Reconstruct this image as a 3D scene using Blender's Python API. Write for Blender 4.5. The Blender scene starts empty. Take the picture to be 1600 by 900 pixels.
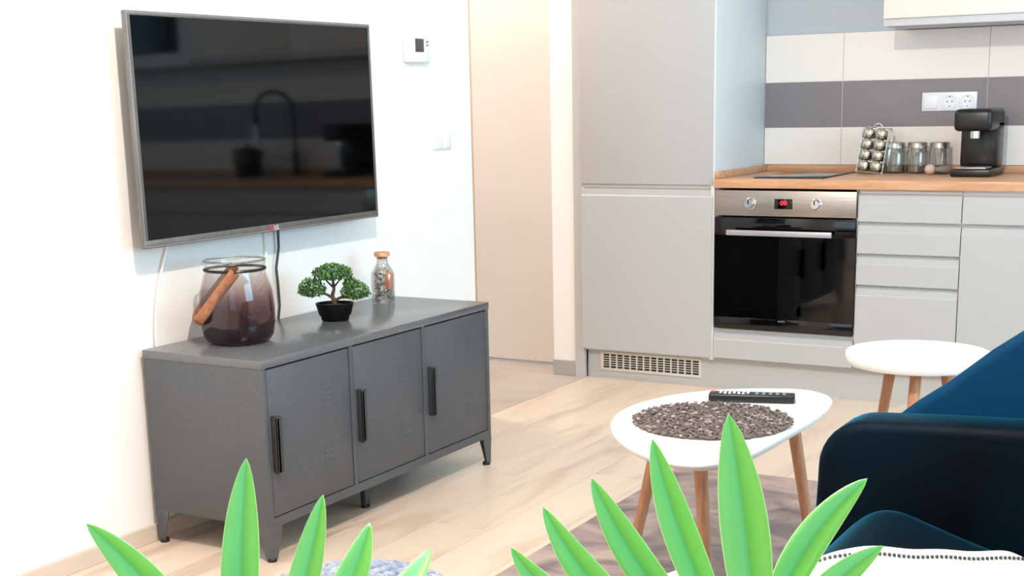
import bpy, bmesh, math, random
from mathutils import Vector, Matrix
random.seed(7)
S = bpy.context.scene
COL = S.collection
PI = math.pi

# ------------------------------------------------------------------ camera
H = 1.213
R_ = Vector((0.8659043, 0.4997600, -0.0212041))
F_ = Vector((-0.4917023, 0.8426275, -0.2195627))
U_ = R_.cross(F_)
cd = bpy.data.cameras.new('camera'); cam = bpy.data.objects.new('camera', cd); COL.objects.link(cam)
cam.matrix_world = Matrix(((R_.x, U_.x, -F_.x, 0), (R_.y, U_.y, -F_.y, 0), (R_.z, U_.z, -F_.z, H), (0, 0, 0, 1)))
cd.sensor_width = 36; cd.lens = 2143.97 / 1600 * 36; cd.shift_y = 190.5 / 1600
cd.clip_start = 0.02; cd.clip_end = 60
S.camera = cam

# ------------------------------------------------------------------ world, lights, exposure
w = bpy.data.worlds.new('world'); S.world = w; w.use_nodes = True
w.node_tree.nodes['Background'].inputs[0].default_value = (0.72, 0.86, 1.0, 1)
w.node_tree.nodes['Background'].inputs[1].default_value = 1.0
S.view_settings.view_transform = 'Standard'; S.view_settings.look = 'None'
S.view_settings.exposure = 0.46; S.view_settings.gamma = 1.0; S.view_settings.use_curve_mapping = False
S.cycles.max_bounces = 10; S.cycles.diffuse_bounces = 5; S.cycles.glossy_bounces = 5
S.cycles.transmission_bounces = 8; S.cycles.transparent_max_bounces = 16
S.cycles.use_denoising = True; S.cycles.sample_clamp_indirect = 4

def area(name, loc, rot, sx, sy, power, col):
    l = bpy.data.lights.new(name, 'AREA'); l.shape = 'RECTANGLE'; l.size = sx; l.size_y = sy
    l.energy = power; l.color = col
    o = bpy.data.objects.new(name, l); o.location = loc; o.rotation_euler = rot; COL.objects.link(o); return o
# daylight standing outside the two windows (right wall and the wall behind the camera)
area('daylight_right', (2.12, 3.3, 1.65), (0, math.radians(90), 0), 1.5, 2.6, 88, (0.40, 0.76, 1.0))
area('daylight_front', (-0.6, -2.0, 1.4), (math.radians(90), 0, 0), 2.6, 2.0, 16, (0.80, 0.90, 1.0))

# ------------------------------------------------------------------ helpers
ORG = {}
def srgb(h):
    h = h.lstrip('#'); v = [int(h[i:i+2], 16) / 255 for i in (0, 2, 4)]
    return tuple(c / 12.92 if c <= .04045 else ((c + .055) / 1.055) ** 2.4 for c in v) + (1,)

def mat(name, col, rough=.5, metal=0, **k):
    m = bpy.data.materials.new(name); m.use_nodes = True
    b = m.node_tree.nodes['Principled BSDF']
    if isinstance(col, str): col = srgb(col)
    if len(col) == 3: col = tuple(col) + (1,)
    b.inputs['Base Color'].default_value = col; b.inputs['Roughness'].default_value = rough
    b.inputs['Metallic'].default_value = metal
    for kk, v in k.items(): b.inputs[kk.replace('_', ' ')].default_value = v
    return m

def noisy(m, c1, c2, scale=8, stretch=(1, 1, 1), detail=4, lo=.3, hi=.7, bump=0, objrand=0, coord='Object', distort=0):
    nt = m.node_tree; N = nt.nodes; L = nt.links; b = N['Principled BSDF']
    tc = N.new('ShaderNodeTexCoord'); mp = N.new('ShaderNodeMapping'); mp.inputs['Scale'].default_value = stretch
    L.new(tc.outputs[coord], mp.inputs[0])
    nz = N.new('ShaderNodeTexNoise'); nz.inputs['Scale'].default_value = scale; nz.inputs['Detail'].default_value = detail
    nz.inputs['Distortion'].default_value = distort
    src = mp.outputs[0]
    if objrand:
        oi = N.new('ShaderNodeObjectInfo'); vm = N.new('ShaderNodeVectorMath'); vm.operation = 'MULTIPLY_ADD'
        cx = N.new('ShaderNodeCombineXYZ')
        for i in range(3): L.new(oi.outputs['Random'], cx.inputs[i])
        vm.inputs[1].default_value = (37, 91, 53); L.new(cx.outputs[0], vm.inputs[0]); L.new(src, vm.inputs[2]); src = vm.outputs[0]
    L.new(src, nz.inputs['Vector'])
    r = N.new('ShaderNodeValToRGB'); e = r.color_ramp.elements
    e[0].position = lo; e[1].position = hi
    e[0].color = srgb(c1) if isinstance(c1, str) else c1; e[1].color = srgb(c2) if isinstance(c2, str) else c2
    L.new(nz.outputs[0], r.inputs[0]); out = r.outputs[0]
    if objrand:
        hs = N.new('ShaderNodeHueSaturation'); ma = N.new('ShaderNodeMath'); ma.operation = 'MULTIPLY_ADD'
        ma.inputs[1].default_value = objrand; ma.inputs[2].default_value = 1 - objrand / 2
        L.new(oi.outputs['Random'], ma.inputs[0]); L.new(ma.outputs[0], hs.inputs['Value']); L.new(out, hs.inputs['Color']); out = hs.outputs[0]
    L.new(out, b.inputs['Base Color'])
    if bump:
        bp = N.new('ShaderNodeBump'); bp.inputs['Strength'].default_value = bump; bp.inputs['Distance'].default_value = .002
        L.new(nz.outputs[0], bp.inputs['Height']); L.new(bp.outputs[0], b.inputs['Normal'])
    return m

def emit(name, col, s):
    m = mat(name, (0, 0, 0), .5); b = m.node_tree.nodes['Principled BSDF']
    b.inputs['Emission Color'].default_value = srgb(col) if isinstance(col, str) else col; b.inputs['Emission Strength'].default_value = s; return m

class B:
    """collects shapes (world coordinates) for one mesh"""
    def __init__(s): s.bm = bmesh.new(); s.mi = 0
    def _add(s, bm):
        for f in bm.faces: f.material_index = s.mi
        me = bpy.data.meshes.new('t'); bm.to_mesh(me); bm.free(); s.bm.from_mesh(me); bpy.data.meshes.remove(me); return s
    def box(s, x0, x1, y0, y1, z0, z1, bev=0, seg=2, M=None):
        bm = bmesh.new(); bmesh.ops.create_cube(bm, size=1)
        for v in bm.verts:
            v.co = Vector(((x0 + x1) / 2 + v.co.x * (x1 - x0), (y0 + y1) / 2 + v.co.y * (y1 - y0), (z0 + z1) / 2 + v.co.z * (z1 - z0)))
        if bev: bmesh.ops.bevel(bm, geom=bm.edges[:], offset=bev, segments=seg, affect='EDGES', profile=.5)
        if M: bmesh.ops.transform(bm, matrix=M, verts=bm.verts)
        return s._add(bm)
    def prism(s, pts, axis, a, b, bev=0, seg=2):
        """closed outline in the plane across axis ('x','y','z'), extruded from a to b"""
        def P(p, t):
            return Vector((t, p[0], p[1])) if axis == 'x' else Vector((p[0], t, p[1])) if axis == 'y' else Vector((p[0], p[1], t))
        bm = bmesh.new(); v0 = [bm.verts.new(P(p, a)) for p in pts]; v1 = [bm.verts.new(P(p, b)) for p in pts]
        n = len(pts); f0 = bm.faces.new(v0); f1 = bm.faces.new(v1[::-1])
        for i in range(n): bm.faces.new((v0[i], v1[i], v1[(i + 1) % n], v0[(i + 1) % n]))
        bmesh.ops.recalc_face_normals(bm, faces=bm.faces)
        if bev:
            ed = [e for e in bm.edges if (len(e.link_faces) == 2 and (f0 in e.link_faces or f1 in e.link_faces))]
            bmesh.ops.bevel(bm, geom=ed, offset=bev, segments=seg, affect='EDGES', profile=.5)
        return s._add(bm)
    def lathe(s, prof, loc, n=32, M=None, sx=1, sy=1, sq=0):
        """prof [(r,z)], sq: superellipse squareness"""
        bm = bmesh.new(); rings = []
        for r, z in prof:
            if r < 1e-6: rings.append([bm.verts.new((0, 0, z))])
            else:
                ring = []
                for i in range(n):
                    a = 2 * PI * i / n; c, d = math.cos(a), math.sin(a)
                    if sq:
                        q = (abs(c) ** sq + abs(d) ** sq) ** (-1 / sq)
                    else: q = 1
                    ring.append(bm.verts.new((c * r * q * sx, d * r * q * sy, z)))
                rings.append(ring)
        for A, C in zip(rings, rings[1:]):
            if len(A) == 1 and len(C) == 1: continue
            for i in range(n):
                j = (i + 1) % n
                if len(A) == 1: bm.faces.new((A[0], C[i], C[j]))
                elif len(C) == 1: bm.faces.new((A[i], C[0], A[j]))
                else: bm.faces.new((A[i], C[i], C[j], A[j]))
        bmesh.ops.recalc_face_normals(bm, faces=bm.faces)
        T = Matrix.Translation(Vector(loc))
        if M: T = T @ M
        bmesh.ops.transform(bm, matrix=T, verts=bm.verts)
        return s._add(bm)
    def tube(s, pts, r, n=10, closed=False, r2=None, flat=None):
        """tube along points; r number or list; flat=(a,b) elliptical with reference up"""
        pts = [Vector(p) for p in pts]; m = len(pts); bm = bmesh.new(); rings = []
        up = None
        for i, p in enumerate(pts):
            if closed: t = (pts[(i + 1) % m] - pts[i - 1])
            else: t = pts[min(i + 1, m - 1)] - pts[max(i - 1, 0)]
            t.normalize()
            if up is None:
                up = Vector((0, 0, 1)) if abs(t.z) < .9 else Vector((0, 1, 0))
                if flat: up = Vector(flat[2])
            u = (up - t * up.dot(t)).normalized(); v = t.cross(u); up = u
            rr = r[i] if isinstance(r, (list, tuple)) else r
            a, b = (flat[0], flat[1]) if flat else (rr, rr)
            rings.append([bm.verts.new(p + u * math.cos(2 * PI * k / n) * a + v * math.sin(2 * PI * k / n) * b) for k in range(n)])
        for i in range(m if closed else m - 1):
            A, C = rings[i], rings[(i + 1) % m]
            for k in range(n): bm.faces.new((A[k], A[(k + 1) % n], C[(k + 1) % n], C[k]))
        if not closed: bm.faces.new(rings[0][::-1]); bm.faces.new(rings[-1])
        bmesh.ops.recalc_face_normals(bm, faces=bm.faces)
        return s._add(bm)
    def ball(s, c, r, sub=2, sc=(1, 1, 1), M=None):
        bm = bmesh.new(); bmesh.ops.create_icosphere(bm, subdivisions=sub, radius=r)
        T = Matrix.Translation(Vector(c)) @ (M or Matrix()) @ Matrix.Diagonal((sc[0], sc[1], sc[2], 1))
        bmesh.ops.transform(bm, matrix=T, verts=bm.verts); return s._add(bm)

def finish(o, name, parent, smooth):
    COL.objects.link(o)
    if parent is not None: o.parent = parent
    me = o.data
    if smooth:
        for p in me.polygons: p.use_smooth = True
        try: me.set_sharp_from_angle(angle=math.radians(smooth if smooth > 1 else 40))
        except Exception: pass

def obj(name, b, m, parent=None, origin=None, smooth=40, kind=None, label=None):
    """one mesh object; geometry given in world coordinates"""
    bm = b.bm
    po = ORG.get(parent.name, Vector((0, 0, 0))) if parent is not None else Vector((0, 0, 0))
    if origin is None:
        if parent is not None: og = po
        else:
            xs = [v.co for v in bm.verts]
            og = Vector(((min(v.x for v in xs) + max(v.x for v in xs)) / 2, (min(v.y for v in xs) + max(v.y for v in xs)) / 2, min(v.z for v in xs)))
    else: og = Vector(origin)
    for v in bm.verts: v.co -= og
    me = bpy.data.meshes.new(name); bm.to_mesh(me); bm.free()
    for mm in (m if isinstance(m, (list, tuple)) else [m]): me.materials.append(mm)
    o = bpy.data.objects.new(name, me); o.location = og - po
    finish(o, name, parent, smooth); ORG[o.name] = og
    if kind: o['kind'] = kind
    if label: o['label'] = label
    return o

def tag(o, label, cat, group=None, kind=None):
    o['label'] = label; o['category'] = cat
    if group: o['group'] = group
    if kind: o['kind'] = kind
    return o

def thing(name, loc, label, cat, group=None):
    o = bpy.data.objects.new(name, None); o.location = loc; o.empty_display_size = .05
    COL.objects.link(o); ORG[o.name] = Vector(loc); return tag(o, label, cat, group)

def struct(name, b, m, parent=None, **k):
    o = obj(name, b, m, parent, origin=(0, 0, 0) if parent is None else None, smooth=0, **k)
    if parent is None: o['kind'] = 'structure'
    return o

def text(name, s, size, M, m, parent, ext=.0004):
    c = bpy.data.curves.new(name, 'FONT'); c.body = s; c.size = size; c.extrude = ext; c.align_x = 'CENTER'; c.align_y = 'CENTER'
    c.materials.append(m)
    tmp = bpy.data.objects.new(name, c); COL.objects.link(tmp); bpy.context.view_layer.update()
    me = bpy.data.meshes.new_from_object(tmp.evaluated_get(bpy.context.evaluated_depsgraph_get())); bpy.data.objects.remove(tmp)
    o = bpy.data.objects.new(name, me); COL.objects.link(o); o.parent = parent; o['kind'] = 'stuff'
    if not me.materials: me.materials.append(m)
    o.matrix_local = Matrix.Translation(-ORG[parent.name]) @ M
    return o

# ------------------------------------------------------------------ materials
M_wall = noisy(mat('wall_paint', '#f3efe9', .85), '#f2eee8', '#f6f2ed', 3, bump=.02)
M_wallk = noisy(mat('kitchen_wall_paint', '#bcc5cd', .85), '#bac3cb', '#c0c9d1', 3)
M_ceil = mat('ceiling_paint', '#f4f2ee', .9)
M_door = noisy(mat('hall_door_paint', '#dfd8d2', .55), '#ddd6d0', '#e2dbd5', 2)
M_joint = mat('floor_joint', '#b9a08c', .9)
M_plank = noisy(mat('laminate', '#d9bfa8', .34), '#c4aa94', '#e4cfbb', 5, (1.6, .28, 1), 8, .27, .5, bump=.03, objrand=.05, distort=.6)
M_tile = noisy(mat('hall_tile', '#c4b5a8', .4), '#bdaea2', '#cfc2b6', 3, detail=6, objrand=.05)
M_skirt_t = mat('tile_skirting', '#aaa59f', .4)
M_skirt = noisy(mat('skirting', '#d6c2b2', .5), '#cdb8a7', '#dccabc', 6, (8, .5, 1))
M_front = mat('kitchen_front', '#b9b8b8', .42)
M_side = mat('kitchen_side', '#dcdfdf', .5)
M_plinth = mat('plinth_grey', '#bfbebc', .45)
M_dark = mat('gap_shade', '#1a1a1c', .8)  # dark colour standing in for shade in openings
M_grille = mat('vent_plastic', '#d6cec3', .5)
M_wt = noisy(mat('oak_worktop', '#d3a27c', .42), '#c08c66', '#d9ab87', 14, (.35, 4, 4), 7, .3, .68, bump=.03)
M_tw = mat('tile_white', '#f0e9e3', .22); M_tb = mat('tile_grey', '#827c80', .24)
M_grout = mat('grout', '#cdbfb7', .9)
M_steel = noisy(mat('brushed_steel', '#b4aca6', .38, 1.0), '#a8a09a', '#bdb5af', 30, (.2, 6, 6), lo=.2, hi=.8)
M_chrome = mat('chrome', '#e2e2e2', .12, 1.0)
M_black = mat('black_glass', '#010102', .06)
M_bplast = mat('black_plastic', '#0b0b0c', .35)
M_wplast = mat('white_plastic', '#eeeef2', .35)
M_gplast = mat('grey_plastic', '#8d9095', .4)
M_tvframe = noisy(mat('tv_bezel', '#6f6b68', .36, .5), '#686461', '#77736f', 40, (1, 1, .2))
M_screen = mat('tv_screen', '#010102', .05, Specular_IOR_Level=.34)
M_cab = noisy(mat('grey_powder_coat', '#4b4d51', .45), '#494b4f', '#4e5054', 60, bump=.05)
M_cabh = mat('dark_handle', '#333234', .45)
M_white = mat('white_lacquer', '#f7f3ec', .32)
M_edge = mat('table_edge', '#d9d2ca', .4)
M_beech = noisy(mat('beech_leg', '#c08a66', .45), '#ac7450', '#c7916c', 20, (6, 6, .5), 6, .3, .7)
M_walnut = noisy(mat('bent_wood', '#955f3d', .55), '#845236', '#a26c48', 25, (3, 3, 3), 5)
M_velvet = mat('teal_velvet', '#03182a', .6, Sheen_Weight=1.0, Sheen_Roughness=.22, Sheen_Tint=(.04, .45, .75, 1), Specular_IOR_Level=.06)
noisy(M_velvet, '#010408', '#01121e', 4, detail=3, lo=.35, hi=.7, bump=.05)
M_rug = noisy(mat('rug_pile', '#9b8a84', .95), '#6f6467', '#b5a098', 3.4, (1, 1.5, 1), 7, .34, .6, bump=.3, distort=1.2)
M_pouf = noisy(mat('knit_wool', '#858e9e', .95), '#6d7a94', '#a3a8b0', 45, bump=.3)
M_poufd = mat('knit_gap_shade', '#3d4868', .95)  # body colour darkened as the shade between stitches
M_throw = noisy(mat('white_cotton', '#efe9e4', .9), '#e8e0da', '#f5f1ec', 60, (1, 8, 1), bump=.2)
M_trim = mat('grey_pompom', '#4f565f', .95)
M_blue = mat('blue_print', '#4b7ba6', .8)
M_potb = mat('black_ceramic', '#030304', .5, Specular_IOR_Level=.2)
M_soil = noisy(mat('soil', '#4a3a30', .95), '#2e241d', '#7a6250', 90, bump=.5)
M_bark = noisy(mat('bark', '#4a3424', .9), '#2c1f16', '#5d452f', 50, bump=.5)
M_bonsai = noisy(mat('bonsai_leaves', '#4b8040', .6), '#2d5a25', '#7fa868', 90, lo=.3, hi=.75)
M_cork = noisy(mat('cork', '#d39a70', .8), '#b97c55', '#dfa981', 70)
M_cable = mat('dark_cable', '#2e3b3e', .5)
M_pebble = noisy(mat('pebbles', '#a09389', .6), '#6e645e', '#cfc3ba', 45, lo=.35, hi=.65)
M_orange = mat('orange_slice', '#c7764c', .6)
M_mat = noisy(mat('twig_mat', '#5f5350', .65), '#443b39', '#7d706c', 110, lo=.3, hi=.72)
M_twig = noisy(mat('pale_twig', '#a5918a', .6), '#8b7770', '#bda8a0', 90)
M_spice = mat('spice_dark', '#6b6450', .8)
M_sandy = noisy(mat('sea_salt', '#857766', .9), '#75695a', '#96897a', 80)
M_red = emit('red_digits', '#ff1a35', 3.2)
M_pink = mat('logo_red', '#c0304a', .5)

def glass_mat(name, col=(1, 1, 1, 1), rough=0.0, ior=1.45):
    return mat(name, col, rough, Transmission_Weight=1.0, IOR=ior)
def thin_glass(name, tint=(1, 1, 1, 1), gl=.08, rough=.02):
    m = bpy.data.materials.new(name); m.use_nodes = True; N = m.node_tree.nodes; L = m.node_tree.links
    N.remove(N['Principled BSDF']); o = N['Material Output']
    t = N.new('ShaderNodeBsdfTransparent'); t.inputs[0].default_value = tint
    g = N.new('ShaderNodeBsdfGlossy'); g.inputs['Roughness'].default_value = rough
    lw = N.new('ShaderNodeLayerWeight'); lw.inputs[0].default_value = .35
    ma = N.new('ShaderNodeMath'); ma.operation = 'MULTIPLY_ADD'; ma.inputs[1].default_value = .6; ma.inputs[2].default_value = gl
    L.new(lw.outputs['Facing'], ma.inputs[0])
    mx = N.new('ShaderNodeMixShader'); L.new(ma.outputs[0], mx.inputs[0]); L.new(t.outputs[0], mx.inputs[1]); L.new(g.outputs[0], mx.inputs[2])
    L.new(mx.outputs[0], o.inputs[0]); return m, t
M_pane, _ = thin_glass('window_glass', (.97, .99, 1, 1), .02)
M_jar, _ = thin_glass('jar_glass', (.93, .93, .92, 1), .06)
M_ovw, _ = thin_glass('oven_window', (.16, .17, .18, 1), .03)
# smoked glass: clear at the neck, plum brown towards the foot (colour of the glass itself)
M_smoke, _t = thin_glass('smoked_glass', (1, 1, 1, 1), .03)
for _n in M_smoke.node_tree.nodes:
    if _n.type == 'MATH': _n.inputs[1].default_value = .16
N = M_smoke.node_tree.nodes; L = M_smoke.node_tree.links
tc = N.new('ShaderNodeTexCoord'); sp = N.new('ShaderNodeSeparateXYZ'); mr = N.new('ShaderNodeMapRange'); rp = N.new('ShaderNodeValToRGB')
L.new(tc.outputs['Object'], sp.inputs[0]); L.new(sp.outputs[2], mr.inputs[0]); mr.inputs[1].default_value = 0; mr.inputs[2].default_value = .24
L.new(mr.outputs[0], rp.inputs[0]); L.new(rp.outputs[0], _t.inputs[0])
e = rp.color_ramp.elements; e[0].position = .0; e[0].color = (.42, .33, .35, 1); e[1].position = .90; e[1].color = (.96, .95, .94, 1)
x = rp.color_ramp.elements.new(.42); x.color = (.56, .45, .46, 1); x = rp.color_ramp.elements.new(.66); x.color = (.84, .78, .76, 1)

# leaf: pale rim; daylight painted as a bluer half, warm light as a yellower one
M_leaf = mat('plant_leaf', '#5fbf4a', .45); nt = M_leaf.node_tree; N = nt.nodes; L = nt.links; b = N['Principled BSDF']
uv = N.new('ShaderNodeUVMap'); sp = N.new('ShaderNodeSeparateXYZ'); L.new(uv.outputs[0], sp.inputs[0])
rp = N.new('ShaderNodeValToRGB'); L.new(sp.outputs[0], rp.inputs[0]); e = rp.color_ramp.elements
e[0].position = 0; e[0].color = srgb('#c8f0a8'); e[1].position = 1; e[1].color = srgb('#d8f4ac')
for p, c in ((.035, '#84d06a'), (.28, '#76c85a'), (.47, '#62b850'), (.51, '#5cc084'), (.60, '#6ccb86'), (.965, '#7ed07c')):
    x = rp.color_ramp.elements.new(p); x.color = srgb(c)
nz = N.new('ShaderNodeTexNoise'); nz.inputs['Scale'].default_value = 60; mp = N.new('ShaderNodeMapping'); mp.inputs['Scale'].default_value = (4, .4, 1)
L.new(uv.outputs[0], mp.inputs[0]); L.new(mp.outputs[0], nz.inputs[0])
hs = N.new('ShaderNodeHueSaturation'); ma = N.new('ShaderNodeMath'); ma.operation = 'MULTIPLY_ADD'; ma.inputs[1].default_value = .3; ma.inputs[2].default_value = 1.02
L.new(nz.outputs[0], ma.inputs[0]); L.new(ma.outputs[0], hs.inputs['Value']); L.new(rp.outputs[0], hs.inputs['Color']); L.new(hs.outputs[0], b.inputs['Base Color'])
b.inputs['Subsurface Weight'].default_value = 0
tl = N.new('ShaderNodeBsdfTranslucent'); L.new(hs.outputs[0], tl.inputs[0]); mx = N.new('ShaderNodeMixShader'); mx.inputs[0].default_value = .25
L.new(b.outputs[0], mx.inputs[1]); L.new(tl.outputs[0], mx.inputs[2]); L.new(mx.outputs[0], N['Material Output'].inputs[0])

# ------------------------------------------------------------------ room shell
XL, XR, YF, YK, YB, ZC = -2.803, 1.9, -1.8, 5.351, 5.95, 2.6
fl = struct('floor', B().box(-4.4, 2.05, -1.95, 6.1, -.08, -.009), M_joint)
# laminate boards, one object each, running along the room
def plank_mesh(wd, ln, th=.009, m=M_plank, nm='plank'):
    b = B().box(0, wd, 0, ln, -th, 0)
    me = bpy.data.meshes.new(nm); b.bm.to_mesh(me); b.bm.free(); me.materials.append(m); return me
W, LN, G = .192, 1.285, .0009
full = plank_mesh(W - G, LN - G)
def put(me, name, x, y, parent=fl):
    o = bpy.data.objects.new(name, me); o.location = (x, y, 0); o.parent = parent; COL.objects.link(o)
x = -2.75; r = 0
while x < XR - .01:
    wd = min(W, XR - x); y = YF - random.random() * LN
    while y < 5.94:
        y0, y1 = max(y, YF), min(y + LN, 5.94)
        if y1 - y0 > .02:
            put(full if (y1 - y0 > LN - .001 and wd > W - .001) else plank_mesh(wd - G, y1 - y0 - G), 'plank', x, y0)
        y += LN
    x += W
y = YF - .4
while y < 4.54:                                                     # narrow ripped row along the wall
    y0, y1 = max(y, YF), min(y + LN, 4.54); put(plank_mesh(.0525 - G, y1 - y0 - G), 'plank', XL, y0); y += LN
# large tiles of the hallway
for i in range(3):
    for j in range(5):
        x0, x1 = -2.7515 - .6 * (i + 1), -2.7515 - .6 * i; y0, y1 = 3.2 + .6 * j - .21, 3.8 + .6 * j - .21
        if x1 > -2.8 and y0 < 4.54:
            if y1 < 4.55: continue
            y0 = 4.541
        elif y0 < 4.54 and i == 0: pass
        y1 = min(y1, 5.6)
        if y1 - y0 < .02: continue
        put(plank_mesh(x1 - x0 - .002, y1 - y0 - .002, m=M_tile, nm='floor_tile'), 'floor_tile', x0, y0)
struct('ceiling', B().box(-4.4, 2.05, -1.95, 6.1, ZC, ZC + .1), M_ceil)
struct('wall_left', B().box(-2.915, XL, -1.95, 4.54, 0, ZC).box(-2.915, XL, 4.54, 5.385, 2.3, ZC).box(-2.915, XL, 5.385, YB, 0, ZC), M_wall)
struct('wall_back', B().box(XL, 2.05, YB, 6.1, 0, ZC), M_wallk)
struct('wall_hall', B().box(-4.4, -3.55, 5.6, 5.72, 0, ZC).box(-3.02, -2.915, 5.6, 5.72, 0, ZC).box(-3.55, -3.02, 5.6, 5.72, 2.1, ZC)
       .box(-4.4, -4.3, 2.6, 5.6, 0, ZC).box(-4.4, -2.915, 2.5, 2.6, 0, ZC), mat('hall_paint', '#eadfd2', .85))
# right wall with a wide window
wr = B().box(XR, 2.05, -1.95, 1.9, 0, ZC).box(XR, 2.05, 4.7, YB, 0, ZC).box(XR, 2.05, 1.9, 4.7, 0, .9).box(XR, 2.05, 1.9, 4.7, 2.4, ZC)
struct('wall_right', wr, M_wall)
wf = B().box(-2.915, -2.0, -1.95, YF, 0, ZC).box(.8, 2.05, -1.95, YF, 0, ZC).box(-2.0, .8, -1.95, YF, 0, .4).box(-2.0, .8, -1.95, YF, 2.4, ZC)
struct('wall_front', wf, M_wall)
M_wfr = mat('window_frame_white', '#f0f0ee', .4)
w1 = struct('window_1', B().box(XR + .03, XR + .09, 1.9, 1.96, .9, 2.4).box(XR + .03, XR + .09, 4.64, 4.7, .9, 2.4).box(XR + .03, XR + .09, 3.27, 3.33, .9, 2.4)
            .box(XR + .03, XR + .09, 1.9, 4.7, .9, .96).box(XR + .03, XR + .09, 1.9, 4.7, 2.34, 2.4), M_wfr)
for a, c in ((1.96, 3.27), (3.33, 4.64)): obj('pane', B().box(XR + .055, XR + .061, a, c, .96, 2.34), M_pane, w1, smooth=0)
w2 = struct('window_2', B().box(-2.0, -1.94, YF - .09, YF - .03, .4, 2.4).box(.74, .8, YF - .09, YF - .03, .4, 2.4).box(-.63, -.57, YF - .09, YF - .03, .4, 2.4)
            .box(-2.0, .8, YF - .09, YF - .03, .4, .46).box(-2.0, .8, YF - .09, YF - .03, 2.34, 2.4), M_wfr)
for a, c in ((-1.94, -.63), (-.57, .74)): obj('pane', B().box(a, c, YF - .063, YF - .057, .46, 2.34), M_pane, w2, smooth=0)
# skirting: laminate coloured along the left wall, grey tile on the pillar
struct('baseboard_left', B().box(XL, XL + .013, YF, 4.54, 0, .05, .002), M_skirt)
struct('baseboard_pillar', B().box(-2.915, XL, 5.374, 5.385, 0, .068, .002), M_skirt_t)
struct('trim_1', B().box(-3.50, -3.425, 5.575, 5.6, 0, 2.1, .003).box(-3.50, -3.0, 5.575, 5.6, 2.05, 2.1, .003), mat('door_frame', '#c9bcab', .5))
d1 = struct('door_1', B().box(-3.425, -2.99, 5.562, 5.6, .014, 2.05, .002), M_door)
# hallway ceiling lamp
hl = thing('hall_ceiling_lamp', (-3.45, 4.75, ZC - .06), 'round white ceiling lamp in the hallway beyond the left wall', 'lamp')
obj('lamp_base', B().lathe([(0, .06), (.13, .06), (.13, .03), (0, .03)], (-3.45, 4.75, ZC - .06)), M_wplast, hl)
obj('lamp_shade', B().lathe([(.12, .03), (.12, .015), (.08, 0), (0, -.005)], (-3.45, 4.75, ZC - .06)), emit('warm_shade', (1, .8, .6, 1), 2), hl)
area('hall_lamp_light', (-3.45, 4.75, ZC - .09), (0, 0, 0), .25, .25, 17, (1, .90, .83))
# room ceiling spot: the warm key that throws the crisp shadow beside the television
def spot(loc, power, label):
    t = thing('ceiling_spotlight', loc, label, 'lamp')
    obj('mounting_plate', B().lathe([(0, 0), (.055, 0), (.055, -.015), (0, -.015)], loc), M_wplast, t)
    obj('lamp_head', B().lathe([(.035, -.015), (.04, -.02), (.04, -.085), (.035, -.09), (.03, -.07), (0, -.06)], loc), M_wplast, t)
    l = bpy.data.lights.new('spotlight_bulb', 'POINT'); l.energy = power; l.color = (1, .91, .83); l.shadow_soft_size = .04
    o = bpy.data.objects.new('spotlight_bulb', l); o.location = (loc[0], loc[1], loc[2] - .14); COL.objects.link(o)
spot((-1.05, 1.75, ZC), 145, 'small white ceiling spotlight above the room between the camera and the television')

# ------------------------------------------------------------------ kitchen
def front(b, x0, x1, z0, z1, lip=True):
    """handleless front: upper edge slants back to a finger grip"""
    if lip:
        p = [(YK, z0), (YK + .02, z0), (YK + .02, z1), (YK + .017, z1), (YK + .006, z1 - .008), (YK + .004, z1 - .030), (YK, z1 - .036)]
        return b.prism(p, 'x', x0, x1)
    return b.box(x0, x1, YK, YK + .02, z0, z1, .0015)
M_lip = mat('grip_edge', '#c2bdb8', .45)
def front_part(name, x0, x1, z0, z1, parent, lip=True):
    d = obj(name, front(B(), x0, x1, z0, z1 - (0.0 if not lip else 0), lip), M_front, parent, smooth=25)
    return d
X0 = -2.752
tc_ = thing('tall_cabinet', (-2.45, 5.65, 0), 'tall light grey built-in fridge cabinet from floor to ceiling left of the oven', 'cabinet')
obj('carcass', B().box(X0 + .003, -2.154, YK + .021, 5.94, .128, 2.45), M_side, tc_)
obj('side_panel', B().box(-2.154, -2.137, YK + .004, 5.94, .128, 2.45, .001), M_side, tc_)
obj('filler_strip', B().box(-2.801, X0 - .002, 5.372, 5.392, 0, 2.45), M_plinth, tc_)
front_part('door', X0, -2.145, .138, .843, tc_)
front_part('door', X0, -2.145, .858, 2.44, tc_, False)
obj('gap_strip', B().box(X0 + .004, -2.148, YK + .012, YK + .021, .842, .859), M_lip, tc_)
# plinth along the whole run, with the ventilation grille
pl = thing('kitchen_plinth', (-1.5, 5.41, 0), 'pale grey plinth board running under all the kitchen cabinets', 'plinth')
obj('board', B().box(-2.752, .6, 5.405, 5.42, 0, .136), M_plinth, pl)
gr = obj('vent_grille', B().box(-2.687, -2.205, 5.398, 5.405, .034, .046, .001).box(-2.687, -2.205, 5.398, 5.405, .108, .12, .001)
         .box(-2.687, -2.674, 5.398, 5.405, .046, .108).box(-2.218, -2.205, 5.398, 5.405, .046, .108), M_grille, pl)
bb = B()
for i in range(1, 14):
    xx = -2.674 + (2.674 - 2.218) * i / 14; bb.box(xx - .003, xx + .003, 5.399, 5.405, .046, .108)
obj('grille_bar', bb, M_grille, gr)
bb = B()
for i in range(1, 6): zz = .046 + .062 * i / 6; bb.box(-2.674, -2.218, 5.401, 5.404, zz - .0016, zz + .0016)
obj('grille_louvre', bb, M_grille, gr)
obj('grille_shade_sheet', B().box(-2.674, -2.218, 5.4035, 5.4055, .046, .108), M_dark, gr)  # dark sheet painting the shade behind the louvres

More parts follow.
